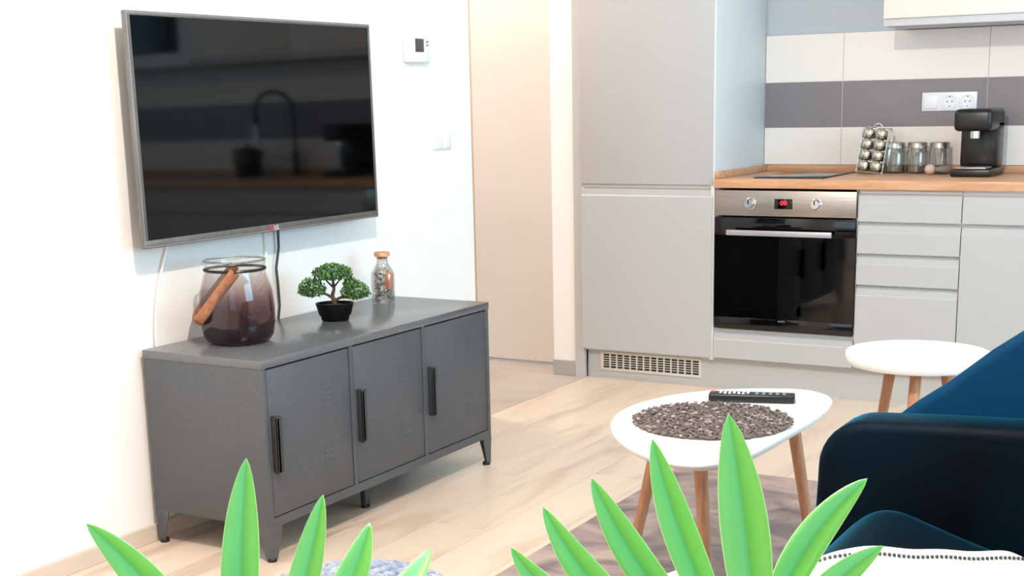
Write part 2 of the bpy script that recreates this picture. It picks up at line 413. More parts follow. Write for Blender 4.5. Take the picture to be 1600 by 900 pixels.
# oven housing
hc = thing('oven_cabinet', (-1.84, 5.65, 0), 'light grey base cabinet housing the built-in oven, with one low drawer', 'cabinet')
obj('carcass', B().box(-2.135, -1.541, YK + .021, 5.92, .138, .262).box(-2.135, -2.125, YK + .021, 5.92, .262, .846).box(-1.551, -1.541, YK + .021, 5.92, .262, .846), M_side, hc)
front_part('drawer', -2.134, -1.543, .140, .253, hc)
# oven
ov = thing('built_in_oven', (-1.838, 5.62, .265), 'built-in oven with stainless control panel and black glass door under the worktop', 'oven')
OX0, OX1 = -2.132, -1.543
obj('housing', B().box(OX0 + .02, OX1 - .02, YK + .06, 5.88, .275, .29).box(OX0 + .02, OX1 - .02, YK + .06, 5.88, .82, .838).box(OX0 + .02, OX0 + .035, YK + .06, 5.88, .29, .82)
    .box(OX1 - .035, OX1 - .02, YK + .06, 5.88, .29, .82).box(OX0 + .035, OX1 - .035, 5.86, 5.88, .29, .82), M_bplast, ov)
cp = obj('control_panel', B().box(OX0, OX1, YK - .004, YK + .06, .736, .839, .003), M_steel, ov)
for kx in (-1.979, -1.704):
    k = obj('knob', B().lathe([(.024, 0), (.024, .004), (.021, .006), (.0195, .024), (.017, .027), (0, .027)], (kx, YK - .004, .787), 28, Matrix.Rotation(PI / 2, 4, 'X')), M_chrome, ov)
    obj('pointer', B().box(kx - .002, kx + .002, YK - .0335, YK - .030, .787, .803), M_bplast, k)
dsp = obj('display', B().box(-1.877, -1.802, YK - .006, YK, .766, .807, .002), M_black, ov)
text('red_digits', '00', .026, Matrix.Translation((-1.838, YK - .0068, .790)) @ Matrix.Rotation(PI / 2, 4, 'X') @ Matrix.Diagonal((1.1, 1, 1, 1)), M_red, dsp)
dr = obj('door', B().box(OX0, OX1, YK - .004, YK + .014, .268, .318, .003).box(OX0, OX1, YK - .004, YK + .014, .655, .730, .003)
         .box(OX0, -2.0, YK - .0035, YK + .014, .31, .66).box(-1.63, OX1, YK - .0035, YK + .014, .31, .66), M_black, ov)
obj('window', B().box(-2.0, -1.63, YK - .0032, YK - .0002, .31, .66), M_ovw, dr)
obj('handle', B().box(-2.066, -1.627, YK - .047, YK - .035, .660, .682, .003).box(-2.05, -2.035, YK - .036, YK - .003, .665, .677).box(-1.658, -1.643, YK - .036, YK - .003, .665, .677),
    mat('satin_bar', '#b9b8bd', .35, .6), dr)
bb = B(); 
for zz in (.485,):
    bb.tube([(-1.985, YK + .1, zz), (-1.642, YK + .1, zz)], .0035, 6)
    for i in range(24): xx = -1.98 + i * .0146; bb.tube([(xx, YK + .1, zz + .003), (xx, YK + .40, zz + .003)], .0018, 4)
obj('wire_shelf', bb, M_chrome, ov)
text('maker_mark', 'amica', .013, Matrix.Translation((-1.838, YK - .0046, .311)) @ Matrix.Rotation(PI / 2, 4, 'X'), M_gplast, dr)

# drawer unit right of the oven
du = thing('drawer_unit', (-1.34, 5.65, 0), 'light grey base unit of four handleless drawers right of the oven', 'cabinet')
obj('carcass', B().box(-1.538, -1.142, YK + .021, 5.92, .138, .846), M_side, du)
for a, c in ((.725, .832), (.601, .716), (.477, .592), (.141, .468)):
    front_part('drawer', -1.536, -1.144, a, c, du)
obj('top_rail', B().box(-1.536, -1.144, YK + .012, YK + .021, .833, .846), M_lip, du)
for i, (a, c, lb) in enumerate(((-1.142, -.742, 'light grey base cabinet door unit just right of the drawer unit'),
                               (-.742, -.142, 'wide light grey base cabinet under the kitchen tap'), (-.142, .6, 'light grey base cabinet at the right end of the worktop'))):
    t = thing('base_cabinet', ((a + c) / 2, 5.65, 0), lb, 'cabinet')
    obj('carcass', B().box(a, c, YK + .021, 5.92, .138, .846), M_side, t)
    front_part('drawer', a + .002, c - .002, .725, .832, t); front_part('door', a + .002, c - .002, .141, .716, t)
# worktop with upstands
wt = thing('worktop', (-.78, 5.64, .848), 'oak-look worktop with low wooden upstands over oven and drawers', 'worktop')
obj('slab', B().box(-2.136, .62, YK - .012, YB - .002, .848, .884, .003), M_wt, wt)
obj('upstand', B().box(-2.118, .62, YB - .026, YB - .009, .884, .913, .003), M_wt, wt)
obj('upstand', B().box(-2.136, -2.118, YK + .0, YB - .009, .884, .913, .003), M_wt, wt)
hob = thing('hob', (-1.84, 5.66, .884), 'narrow glossy glass hob set in the worktop above the oven', 'hob')
obj('frame', B().box(-1.99, -1.70, 5.405, 5.90, .884, .888, .001), M_bplast, hob)
obj('glass_plate', B().box(-1.984, -1.706, 5.411, 5.894, .888, .8895, .0006), mat('hob_glass', '#2a2a2c', .05, Specular_IOR_Level=.9), hob)
for cy in (5.53, 5.77): obj('cooking_ring', B().lathe([(.082, 0), (.082, .0004), (.079, .0004), (.079, 0)], (-1.845, cy, .8896), 40), M_gplast, hob)

# tiled splashback: every tile a part of its own
sb = struct('trim_2', B().box(-2.136, .8, 5.9366, YB, .914, 1.466), M_grout)
sb['label'] = 'splashback backing on the kitchen wall'
rows = ((.9145, 1.0725, M_tw), (1.0735, 1.2655, M_tb), (1.2665, 1.465, M_tw))
for z0, z1, mm in rows:
    xs = [-2.136, -1.79, -1.19, -.59, .01, .61, .8]
    for a, c in zip(xs, xs[1:]):
        obj('tile', B().box(a + .0015, c - .0015, 5.935, 5.944, z0, z1, .001, 1), mm, sb, smooth=0)
# upper cabinets
def upper(x0, x1, label, z0=1.497, z1=2.25, doors=1):
    t = thing('wall_cabinet', ((x0 + x1) / 2, 5.78, z0 - .03), label, 'cabinet')
    obj('carcass', B().box(x0, x1, 5.622, 5.94, z0 + .005, z1), M_side, t)
    obj('bottom_panel', B().box(x0, x1, 5.612, 5.94, z0 - .028, z0 + .003, .001), mat('cabinet_underside', '#c6c9cd', .5), t)
    for i in range(doors):
        a = x0 + (x1 - x0) * i / doors; c = x0 + (x1 - x0) * (i + 1) / doors
        obj('door', B().box(a + .001, c - .001, 5.60, 5.62, z0 + .001, z1, .0015), mat('upper_front', '#e9e2da', .4), t)
upper(-1.535, -.935, 'pale wall cabinet hanging above the jars and the double socket')
upper(-.934, -.274, 'pale wall cabinet hanging above the black kitchen tap')
upper(.25, .6, 'pale wall cabinet at the right end of the kitchen run')
mw = thing('built_in_microwave', (-.01, 5.78, 1.52), 'black built-in microwave in a pale surround between the wall cabinets', 'microwave')
obj('surround', B().box(-.273, -.20, 5.60, 5.94, 1.47, 2.25).box(.18, .249, 5.60, 5.94, 1.47, 2.25).box(-.20, .18, 5.60, 5.94, 1.47, 1.54).box(-.20, .18, 5.60, 5.94, 1.9, 2.25), mat('surround_white', '#dfe6ea', .4), mw)
obj('door', B().box(-.198, .178, 5.595, 5.93, 1.542, 1.898, .004), M_black, mw)
# sockets
so = thing('wall_socket', (-1.345, 5.935, 1.173), 'white three-gang wall socket plate on the dark grey tile band', 'socket')
obj('frame_plate', B().box(-1.450, -1.228, 5.926, 5.935, 1.135, 1.211, .003), M_wplast, so)
obj('switch_rocker', B().box(-1.441, -1.385, 5.920, 5.927, 1.145, 1.201, .003), M_wplast, so)
for cx in (-1.337, -1.265):
    s_ = obj('socket_insert', B().lathe([(.030, 0), (.030, .006), (.0225, .006), (.0205, -.002), (0, -.002)], (cx, 5.927, 1.173), 28, Matrix.Rotation(PI / 2, 4, 'X')), M_wplast, so)
    obj('socket_recess', B().lathe([(.0205, 0), (.0195, .0012), (0, .0012)], (cx, 5.9275, 1.173), 24, Matrix.Rotation(PI / 2, 4, 'X')), M_gplast, s_)
    obj('contact_hole', B().ball((cx - .0095, 5.9255, 1.173), .003, 1).ball((cx + .0095, 5.9255, 1.173), .003, 1).box(cx - .002, cx + .002, 5.925, 5.9275, 1.190, 1.195).box(cx - .002, cx + .002, 5.925, 5.9275, 1.151, 1.156), M_bplast, s_)
M_lid = mat('silver_lid', '#b5b2a8', .16, 1.0)
# spice rack, leaning slightly, eight jars lying in it
RX, RY, RZ = -1.6185, 5.80, .884
T = Matrix.Translation((RX, RY, RZ)) @ Matrix.Rotation(math.radians(5.5), 4, 'Y') @ Matrix.Rotation(math.radians(-8), 4, 'X')
def TP(p): return T @ Vector(p)
rk = thing('spice_rack', (RX, RY, RZ), 'chrome spice rack on the worktop holding small jars in two columns', 'rack')
bb = B()
for sx in (-.054, .054):
    for sy in (-.03, .035):
        bb.tube([TP((sx, sy, .003)), TP((sx, sy, .183))], .0028, 8)
    bb.tube([TP((sx, -.03, .183)), TP((sx, .0, .192)), TP((sx, .035, .183))], .0028, 8)
    bb.box(-.003, .003, -.032, .036, 0, .183, M=T @ Matrix.Translation((sx, 0, 0)) @ Matrix.Diagonal((.4, 1, 1, 1)))
obj('side_frame', bb, M_chrome, rk)
for i in range(5):
    zz = .004 + i * .0445
    obj('shelf_wire', B().tube([TP((-.054, -.03, zz)), TP((.054, -.03, zz))], .002, 6), M_chrome, rk)
    obj('shelf_wire', B().tube([TP((-.054, .035, zz + .004)), TP((.054, .035, zz + .004))], .002, 6), M_chrome, rk)
obj('carry_loop', B().tube([TP((-.02, 0, .19)), TP((-.012, 0, .204)), TP((.0, 0, .208)), TP((.012, 0, .204)), TP((.02, 0, .19))], .0022, 8).tube([TP((-.054, 0, .19)), TP((.054, 0, .19))], .002, 6), M_chrome, rk)
names = ('bottom', 'second lowest', 'second highest', 'top'); side = ('left', 'right')
for r in range(4):
    for c in range(2):
        p = Vector(((-.026, .026)[c], -.04, .0295 + r * .0445)); MM = T @ Matrix.Translation(p) @ Matrix.Rotation(PI / 2, 4, 'X')
        loc = TP(p)
        jt = thing('spice_jar', loc, 'small spice jar with domed silver lid, %s row %s column of the chrome rack' % (names[r], side[c]), 'jar', 'spice jars in the chrome rack')
        obj('jar_body', B().lathe([(0, -.072), (.019, -.072), (.021, -.068), (.021, -.012), (.018, -.006)], (0, 0, 0), 20, MM), M_jar, jt)
        obj('spice', B().lathe([(0, -.069), (.017, -.069), (.017, -.025), (0, -.025)], (0, 0, 0), 12, MM), M_spice, jt)
        obj('lid', B().lathe([(.0225, -.012), (.0235, -.008), (.0235, .003), (.021, .008), (.012, .0115), (0, .0125)], (0, 0, 0), 24, MM), M_lid, jt)
# storage jars
for i, (jx, lb) in enumerate(((-1.535, 'glass storage jar with steel lid standing right beside the spice rack'), (-1.443, 'middle glass storage jar with steel lid in the row of three'),
                              (-1.352, 'glass storage jar with steel lid partly behind the wooden mill'))):
    j = thing('storage_jar', (jx, 5.86, .884), lb, 'jar', 'glass storage jars on the worktop'); o_ = (jx, 5.86, .884)
    obj('jar_body', B().lathe([(0, .001), (.036, .001), (.041, .006), (.0425, .03), (.0425, .085), (.038, .098), (.037, .104), (.035, .104), (.0405, .084), (.0405, .008), (0, .005)], o_, 36), M_jar, j)
    obj('contents', B().lathe([(0, .006), (.0385, .007), (.0395, .012), (.0395, .030), (.02, .034), (0, .032)], o_, 28), M_sandy, j)
    obj('lid', B().lathe([(.037, .102), (.0395, .103), (.0395, .124), (.037, .127), (0, .127)], o_, 36), M_steel, j)
pm = thing('wooden_mill', (-1.352, 5.74, .905), 'small pale wooden mill lying on its side before the last jar', 'mill')
MM = Matrix.Rotation(math.radians(55), 4, 'Z') @ Matrix.Rotation(PI / 2, 4, 'Y')
obj('knob', B().ball((-1.362, 5.745, .906), .0215, 3), mat('pale_wood', '#d3b3a2', .5), pm)
obj('body', B().lathe([(0, 0), (.008, 0), (.011, .02), (.017, .06), (.016, .075), (0, .076)], (-1.347, 5.76, .903), 20, MM), mat('grey_wood', '#9c8d83', .5), pm)
# coffee machine, kettle and tap
cm = thing('coffee_machine', (-1.170, 5.72, .884), 'black coffee machine on the worktop right of the storage jars', 'coffee machine')
obj('base', B().box(-1.250, -1.095, 5.60, 5.86, .884, .915, .008), M_bplast, cm)
obj('water_tank', B().box(-1.245, -1.100, 5.74, 5.86, .915, 1.10, .012), M_bplast, cm)
obj('brew_head', B().box(-1.245, -1.100, 5.60, 5.86, 1.06, 1.145, .018, 3), M_bplast, cm)
obj('drip_tray', B().box(-1.230, -1.115, 5.605, 5.72, .915, .922, .002), M_steel, cm)
obj('spout', B().lathe([(.018, 0), (.018, .03), (0, .03)], (-1.173, 5.66, 1.032), 16), M_chrome, cm)
kt = thing('kettle', (-.50, 5.74, .884), 'black kettle on the worktop beside the kitchen tap', 'kettle'); o_ = (-.50, 5.74, .884)
obj('body', B().lathe([(0, 0), (.07, 0), (.075, .01), (.062, .13), (.05, .15), (0, .155)], o_), M_bplast, kt)
obj('lid_knob', B().ball((-.50, 5.74, 1.048), .013), M_bplast, kt)
obj('handle', B().tube([(-.44, 5.74, 1.02), (-.405, 5.74, 1.03), (-.395, 5.74, .98), (-.41, 5.74, .93), (-.43, 5.74, .915)], .008, 8), M_bplast, kt)
obj('spout', B().tube([(-.56, 5.74, .96), (-.59, 5.74, 1.0), (-.60, 5.74, 1.02)], [.016, .011, .009], 10), M_bplast, kt)
fc = thing('kitchen_tap', (-.74, 5.84, .884), 'black high-arched kitchen tap standing at the sink', 'tap')
obj('column', B().lathe([(0, 0), (.027, 0), (.027, .008), (.02, .012), (.02, .13), (0, .13)], (-.74, 5.84, .884), 20), M_bplast, fc)
arc = [(-.74, 5.84, 1.0), (-.74, 5.84, 1.20)] + [(-.74 + .0, 5.84 - .10 + .10 * math.cos(a), 1.22 + .10 * math.sin(a)) for a in [PI * k / 12 for k in range(13)]] + [(-.74, 5.64, 1.15)]
rot = Matrix.Translation((-.74, 5.84, 0)) @ Matrix.Rotation(math.radians(50), 4, 'Z') @ Matrix.Translation((.74, -5.84, 0))
arc = [rot @ Vector(p) for p in arc]
obj('spring_neck', B().tube(arc, .011, 10), M_bplast, fc)
obj('spray_head', B().tube([arc[-1], arc[-1] + Vector((0, 0, -.10))], [.013, .019], 14), M_chrome, fc)
obj('lever', B().tube([(-.72, 5.83, .96), (-.67, 5.80, .985)], .006, 8), M_chrome, fc)
sk = thing('sink', (-.45, 5.62, .884), 'shallow stainless inset sink rim in the worktop before the tap', 'sink')
obj('rim', B().box(-.72, -.22, 5.42, 5.45, .884, .888, .001).box(-.72, -.22, 5.70, 5.73, .884, .888, .001).box(-.72, -.69, 5.45, 5.70, .884, .888).box(-.25, -.22, 5.45, 5.70, .884, .888), M_steel, sk)
obj('basin', B().box(-.69, -.25, 5.45, 5.70, .8845, .8855), M_gplast, sk)

# ------------------------------------------------------------------ television on the left wall
TX = -2.725; TD = .030
tv = thing('television', (TX - .03, 3.27, .83), 'large wall-mounted flat television with silver grey bezel and switched-off black screen', 'television')
TY0, TY1, TZ0, TZ1 = 2.710, 3.795, .843, 1.466
obj('back_shell', B().box(TX - .016, TX - .010, TY0 + .004, TY1 - .004, TZ0 + .004, TZ1 - .004, .002).box(TX - .050, TX - .014, TY0 + .12, TY1 - .12, TZ0 + .07, TZ1 - .14, .02), M_bplast, tv)
def ring(x0, x1, y0, y1, z0, z1, iy0, iy1, iz0, iz1, bev=.002):
    b = B(); b.box(x0, x1, y0, y1, z0, iz0, bev); b.box(x0, x1, y0, y1, iz1, z1, bev); b.box(x0, x1, y0, iy0, iz0 - .001, iz1 + .001, bev); b.box(x0, x1, iy1, y1, iz0 - .001, iz1 + .001, bev); return b
bz = obj('bezel', ring(TX - .014, TX, TY0, TY1, TZ0, TZ1, TY0 + .018, TY1 - .010, TZ0 + .022, TZ1 - .012), M_tvframe, tv)
obj('screen', B().box(TX - .012, TX - .003, TY0 + .015, TY1 - .008, TZ0 + .02, TZ1 - .01), M_screen, tv)
obj('bezel_edge', ring(TX - .001, TX + .0008, TY0 + .003, TY1 - .003, TZ0 + .003, TZ1 - .003, TY0 + .0055, TY1 - .0045, TZ0 + .005, TZ1 - .005, 0), mat('bright_edge', '#b9b6b4', .3, .8), bz)
obj('wall_bracket', B().box(XL + .001, TX - .04, 3.05, 3.45, 1.05, 1.35).box(XL + .001, TX - .04, 3.1, 3.12, .98, 1.4), M_bplast, tv)
RM = Matrix(((0, 0, 1, 0), (1, 0, 0, 0), (0, 1, 0, 0), (0, 0, 0, 1)))    # text facing +x, reading along +y
obj('logo_disc', B().lathe([(.008, 0), (.008, .001), (0, .001)], (TX, 3.238, TZ0 + .011), 20, Matrix.Rotation(PI / 2, 4, 'Y')), M_pink, bz)
text('logo_letters', 'LG', .018, Matrix.Translation((TX + .001, 3.262, TZ0 + .011)) @ RM, M_wplast, bz)
tv.rotation_euler.y = math.radians(-.45); tv.location.x += .008
# cables
cb = tag(obj('power_cable', B().tube([(-2.785, 3.34, .90), (-2.786, 3.352, .84), (-2.788, 3.352, .78), (-2.788, 3.335, .72), (-2.787, 3.338, .66), (-2.789, 3.342, .60), (-2.792, 3.336, .56), (-2.795, 3.336, .30)], .0042, 8), M_cable),
         'dark cable hanging from the television down behind the grey cabinet', 'cable')
tag(obj('cable_duct', B().box(XL, XL + .010, 3.295, 3.309, .05, 1.0, .002), mat('duct_white', '#eee8e2', .5)), 'thin white cable duct running down the wall below the television', 'cable duct')
wc = []
for k in range(15):
    t = k / 14; wc.append((-2.792, 2.80 + .10 * t ** 2.2, .55 + .32 * t))
tag(obj('aerial_cable', B().tube(wc, .0035, 8), mat('white_cable', '#efe9e6', .4)), 'thin white cable curving from the television corner to the cabinet', 'cable')
# thermostat and light switch
th = thing('thermostat', (XL + .01, 4.165, 1.396), 'white wall thermostat with small dark display beside the television', 'thermostat')
obj('housing', B().box(XL, XL + .028, 4.098, 4.235, 1.352, 1.440, .010, 3), M_wplast, th)
obj('display', B().box(XL + .027, XL + .029, 4.138, 4.192, 1.388, 1.434, .001), mat('lcd_dark', '#4e4a48', .3), th)
for zz in (1.424, 1.412): obj('button', B().box(XL + .027, XL + .030, 4.206, 4.222, zz - .003, zz + .003, .001), M_gplast, th)
obj('button', B().box(XL + .027, XL + .030, 4.206, 4.222, 1.371, 1.376, .001), M_wplast, th)
ls = thing('light_switch', (XL + .005, 4.33, 1.07), 'white light switch on the wall near the hallway corner', 'switch')
obj('frame_plate', B().box(XL, XL + .009, 4.265, 4.385, 1.045, 1.105, .003), M_wplast, ls)
for a in (4.272, 4.328): obj('rocker', B().box(XL + .008, XL + .012, a, a + .05, 1.05, 1.10, .002), M_wplast, ls)

# ------------------------------------------------------------------ metal cabinet
CX0, CX1, CY0, CY1, CZ0, CZ1 = -2.781, -2.358, 2.735, 3.897, .097, .560
cab = thing('metal_sideboard', ((CX0 + CX1) / 2, (CY0 + CY1) / 2, 0), 'dark grey metal locker sideboard with three doors under the television', 'cabinet')
obj('body', B().box(CX0, CX1 - .02, CY0 + .001, CY1 - .001, CZ0, CZ1 - .024, .003).box(CX0, CX1, CY0, CY0 + .018, CZ0, CZ1 - .022, .002).box(CX0, CX1, CY1 - .018, CY1, CZ0, CZ1 - .022, .002)
    .box(CX1 - .0195, CX1 - .0005, CY0 + .018, CY1 - .018, CZ0, CZ0 + .026, 0), M_cab, cab)
obj('top_panel', B().box(CX0 - .002, CX1 + .002, CY0 - .002, CY1 + .002, CZ1 - .024, CZ1, .003), noisy(mat('grey_top_coat', '#5b5c60', .24, Specular_IOR_Level=.85), '#595a5e', '#5e5f63', 60, bump=.015), cab)
dw = (CY1 - CY0 - .036) / 3
for i in range(3):
    y0 = CY0 + .018 + dw * i + (.0 if i == 0 else .009); y1 = CY0 + .018 + dw * (i + 1) - (.009 if i < 2 else 0)
    if i < 2: obj('divider', B().box(CX1 - .02, CX1 - .001, y1, y1 + .018, CZ0 + .02, CZ1 - .024), M_cab, cab)
    d = obj('door', B().box(CX1 - .02, CX1 - .002, y0 + .003, y1 - .003, CZ0 + .0285, CZ1 - .0285, .0015), M_cab, cab)
    hy = y0 + .016
    obj('handle', B().prism([(CX1 - .003, .252), (CX1 + .013, .246), (CX1 + .020, .252), (CX1 + .020, .400), (CX1 + .013, .408), (CX1 - .003, .404)], 'y', hy - .007, hy + .004, .002).box(CX1 + .013, CX1 + .020, hy - .007, hy + .014, .250, .404, .002), M_cabh, d)
    yc = (y0 + y1) / 2 + .076
    for zc in (.4225, .238):
        for k in range(5):
            z = zc + .034 - k * .017
            bb = B().prism([(CX1 - .004, z - .004), (CX1 - .0004, z - .0035), (CX1 - .0018, z + .004), (CX1 - .004, z + .004)], 'y', yc - .022, yc + .022)
            obj('louvre', bb, M_cab, d)
obj('door_shade_sheet', B().box(CX1 - .0215, CX1 - .0195, CY0 + .016, CY1 - .016, CZ0 + .024, CZ1 - .024), M_dark, cab)  # dark sheet painting the shade seen around the doors
M_foot = mat('foot_rubber', '#17171a', .6)
for lx, ly, sx, sy in ((CX0, CY0, 1, 1), (CX1, CY0, -1, 1), (CX0, CY1, 1, -1), (CX1, CY1, -1, -1)):
    bm = bmesh.new()
    def L_(wt_, z):   # L-section outline, tapering
        t = .003; return [(0, 0), (wt_, 0), (wt_, t), (t, t), (t, wt_), (0, wt_)]
    top = [bm.verts.new((lx + sx * p[0], ly + sy * p[1], CZ0 + .004)) for p in L_(.052, 0)]
    bot = [bm.verts.new((lx + sx * (p[0] + .003), ly + sy * (p[1] + .003), .008)) for p in L_(.022, 0)]
    n = 6; bm.faces.new(top); bm.faces.new(bot[::-1])
    for i in range(n): bm.faces.new((top[i], bot[i], bot[(i + 1) % n], top[(i + 1) % n]))
    bmesh.ops.recalc_face_normals(bm, faces=bm.faces)
    b = B(); b._add(bm); lg = obj('leg', b, M_cab, cab, smooth=0)
    obj('foot_cap', B().lathe([(0, 0), (.013, 0), (.013, .010), (0, .010)], (lx + sx * .014, ly + sy * .014, 0), 14), M_foot, lg)
ml = obj('leg', B().box(-2.455, -2.437, 3.27, 3.295, .008, CZ0 + .002, .002), M_cabh, cab)
obj('foot_cap', B().lathe([(0, 0), (.014, 0), (.014, .010), (0, .010)], (-2.446, 3.283, 0), 14), M_foot, ml)

# ------------------------------------------------------------------ lantern vase
vx, vy, vz = -2.612, 2.945, CZ1
va = thing('lantern_vase', (vx, vy, vz), 'smoked glass lantern vase with tilted wooden handle on the grey sideboard', 'vase')
prof_o = [(0, .004), (.06, .002), (.082, .006), (.092, .022), (.098, .06), (.0985, .10), (.095, .145), (.087, .18), (.081, .20), (.079, .212), (.084, .226), (.085, .234)]
prof_i = [(.081, .234), (.079, .226), (.075, .212), (.077, .20), (.083, .18), (.091, .145), (.0945, .10), (.094, .06), (.088, .024), (.078, .012), (0, .012)]
vb = obj('glass_body', B().lathe(prof_o + prof_i, (vx, vy, vz), 56, sq=2.5), M_smoke, va, origin=(vx, vy, vz), smooth=60)
def circ(r, z, n=40): return [(vx + r * math.cos(2 * PI * k / n), vy + r * math.sin(2 * PI * k / n), vz + z) for k in range(n)]
obj('wire_collar', B().tube(circ(.0845, .209), .0042, 8, True), M_bplast, va)
obj('rim_bead', B().tube(circ(.0845, .234), .003, 8, True), glass_mat('rim_glass', (.75, .75, .75, 1)), va)
vd = Vector((vx, vy, 0)).normalized()          # the handle pivots fore and aft and hangs to the left
ld = Vector((-.866, -.50, 0)); piv = Vector((vx, vy, vz + .209))
dn = (ld * .63 + Vector((0, 0, -.76))).normalized()
hp = []
for k in range(25):
    t = k / 24
    if t < .32: s = t / .32; a = -1; hp.append(piv - vd * .088 + dn * (.162 * s))
    elif t > .68: s = (1 - t) / .32; hp.append(piv + vd * .088 + dn * (.162 * s))
    else:
        a = (t - .32) / .36 * PI; sq_ = lambda v: math.copysign(abs(v) ** .5, v); hp.append(piv - vd * .088 * sq_(math.cos(a)) + dn * (.162 + .022 * sq_(math.sin(a))))
nrm = dn.cross(vd).normalized()
obj('handle', B().tube(hp, .01, 8, flat=(.0150, .0045, nrm)), M_walnut, va)
obj('pivot_pin', B().ball(piv - vd * .094, .0042, 2).ball(piv + vd * .094, .0042, 2), M_bplast, va)

# ------------------------------------------------------------------ bonsai
bx, by, bz_ = -2.595, 3.372, CZ1
bo = thing('bonsai_tree', (bx, by, bz_), 'small artificial bonsai with three leaf pads in a black oval pot on the sideboard', 'plant')
obj('pot', B().lathe([(0, .001), (.040, .001), (.043, .004), (.044, .014), (.050, .02), (.0565, .045), (.059, .052), (.059, .056), (.055, .056), (.053, .046), (0, .044)], (bx, by, bz_), 40, Matrix.Rotation(math.radians(35), 4, 'Z'), 1, .8), M_potb, bo)
obj('soil', B().lathe([(.0535, 0), (.03, .004), (0, .006)], (bx, by, bz_ + .045), 28, Matrix.Rotation(math.radians(35), 4, 'Z'), 1, .8), M_soil, bo)
rt = Vector((.85, .52, 0)).normalized(); fw = Vector((-.52, .85, 0)); o0 = Vector((bx, by, bz_))
def Q(a, f, z): return o0 + rt * a + fw * f + Vector((0, 0, z))
tr = B().tube([Q(0, 0, .045), Q(-.002, 0, .062), Q(-.006, 0, .078), Q(.0, .002, .098), Q(-.002, 0, .125), Q(-.004, 0, .150)], [.010, .007, .0062, .0048, .0038, .002], 8)
tr.tube([Q(-.004, 0, .070), Q(-.022, -.004, .082), Q(-.045, -.006, .090), Q(-.065, -.004, .098)], [.0055, .0042, .003, .0018], 7)
tr.tube([Q(-.002, 0, .062), Q(.02, .004, .071), Q(.045, .006, .070), Q(.068, .004, .078)], [.0055, .0042, .003, .0018], 7)
tr.tube([Q(-.003, 0, .10), Q(.012, .01, .118), Q(.03, .01, .135)], [.0035, .0026, .0015], 6)
tr.tube([Q(-.003, 0, .105), Q(-.018, -.008, .122), Q(-.03, -.008, .138)], [.0035, .0026, .0015], 6)
obj('trunk', tr, M_bark, bo)
rnd = random.Random(3)
def pad(cx, cz, rx, rz, n):
    bm = bmesh.new()
    for i in range(n):
        while True:
            p = (rnd.uniform(-1, 1), rnd.uniform(-1, 1), rnd.uniform(-1, 1))
            q = p[0] ** 2 + p[1] ** 2 + p[2] ** 2
            if .25 < q < 1: break
        c = Q(cx + p[0] * rx, p[1] * rx * .75, cz + p[2] * rz - .25 * rz * (p[0] ** 2 + p[1] ** 2))
        R = Matrix.Rotation(rnd.uniform(0, 2 * PI), 3, 'Z') @ Matrix.Rotation(rnd.uniform(-1.2, 1.2), 3, 'X')
        l, wd = rnd.uniform(.005, .0085), rnd.uniform(.0026, .0042)
        vs = [bm.verts.new(c + R @ Vector(v)) for v in ((0, -l, 0), (wd, 0, .0012), (0, l, 0), (-wd, 0, .0012), (0, 0, -.0012))]
        for a_, b_ in ((0, 1), (1, 2), (2, 3), (3, 0)): bm.faces.new((vs[a_], vs[b_], vs[4]))
        bm.faces.new((vs[0], vs[1], vs[2], vs[3]))
    b = B(); b._add(bm); return b
for cx, cz, rx, rz, n in ((-.068, .106, .044, .030, 620), (-.002, .152, .064, .027, 900), (.066, .093, .046, .028, 640)):
    o = obj('leaf_pad', pad(cx, cz, rx, rz, n), M_bonsai, bo, smooth=0, kind='stuff')
for i in range(1): pass
obj('leaf_pad', pad(.055, .118, .028, .014, 220), M_bonsai, bo, smooth=0, kind='stuff')

# ------------------------------------------------------------------ bottle of pebbles
px_, py_ = -2.668, 3.735
bt = thing('pebble_bottle', (px_, py_, CZ1), 'small cork-topped glass bottle filled with pebbles at the far end of the sideboard', 'bottle')
Mz = Matrix.Rotation(math.radians(30), 4, 'Z')
obj('glass_body', B().lathe([(0, .001), (.036, .001), (.0385, .005), (.0385, .098), (.036, .108), (.025, .125), (.0195, .135), (.0185, .148), (.021, .157), (.019, .157), (.0165, .148), (.0175, .135),
                             (.023, .123), (.034, .107), (.0365, .097), (.0365, .006), (0, .004)], (px_, py_, CZ1), 40, Mz, sq=3), M_jar, bt, smooth=50)
obj('cork_lid', B().lathe([(0, .150), (.016, .150), (.0165, .158), (.026, .159), (.0265, .170), (.025, .172), (0, .172)], (px_, py_, CZ1), 28), M_cork, bt)
pb = B(); rnd = random.Random(5)
for i in range(230):
    z = rnd.uniform(.008, .118); rr = .030 if z < .098 else .030 - (z - .098) * .75
    a = rnd.uniform(0, 2 * PI); q = rr * math.sqrt(rnd.uniform(.3, 1)); s = rnd.uniform(.004, .0078)
    pb.ball((px_ + q * math.cos(a), py_ + q * math.sin(a), CZ1 + z), s, 1, (1, rnd.uniform(.6, 1), rnd.uniform(.5, 1)))
tag(obj('pebble_filling', pb, M_pebble), 'grey and brown pebbles and shells filling the cork-topped bottle', 'pebbles', kind='stuff')
ch = Vector((px_, py_, 0)) + rt * .021 - fw * .024
tag(obj('orange_chip', B().box(-.014, .014, -.002, .002, -.028, .028, .0015, M=Matrix.Translation((ch.x, ch.y, CZ1 + .079)) @ Matrix.Rotation(math.radians(35), 4, 'Z')), M_orange),
    'flat orange chip among the pebbles inside the bottle', 'ornament')

# ------------------------------------------------------------------ rug
rg = B().box(-1.755, .15, 1.55, 4.13, 0.0005, .011, .004)
tag(obj('rug', rg, M_rug), 'mottled grey brown rug lying under the coffee table', 'rug')

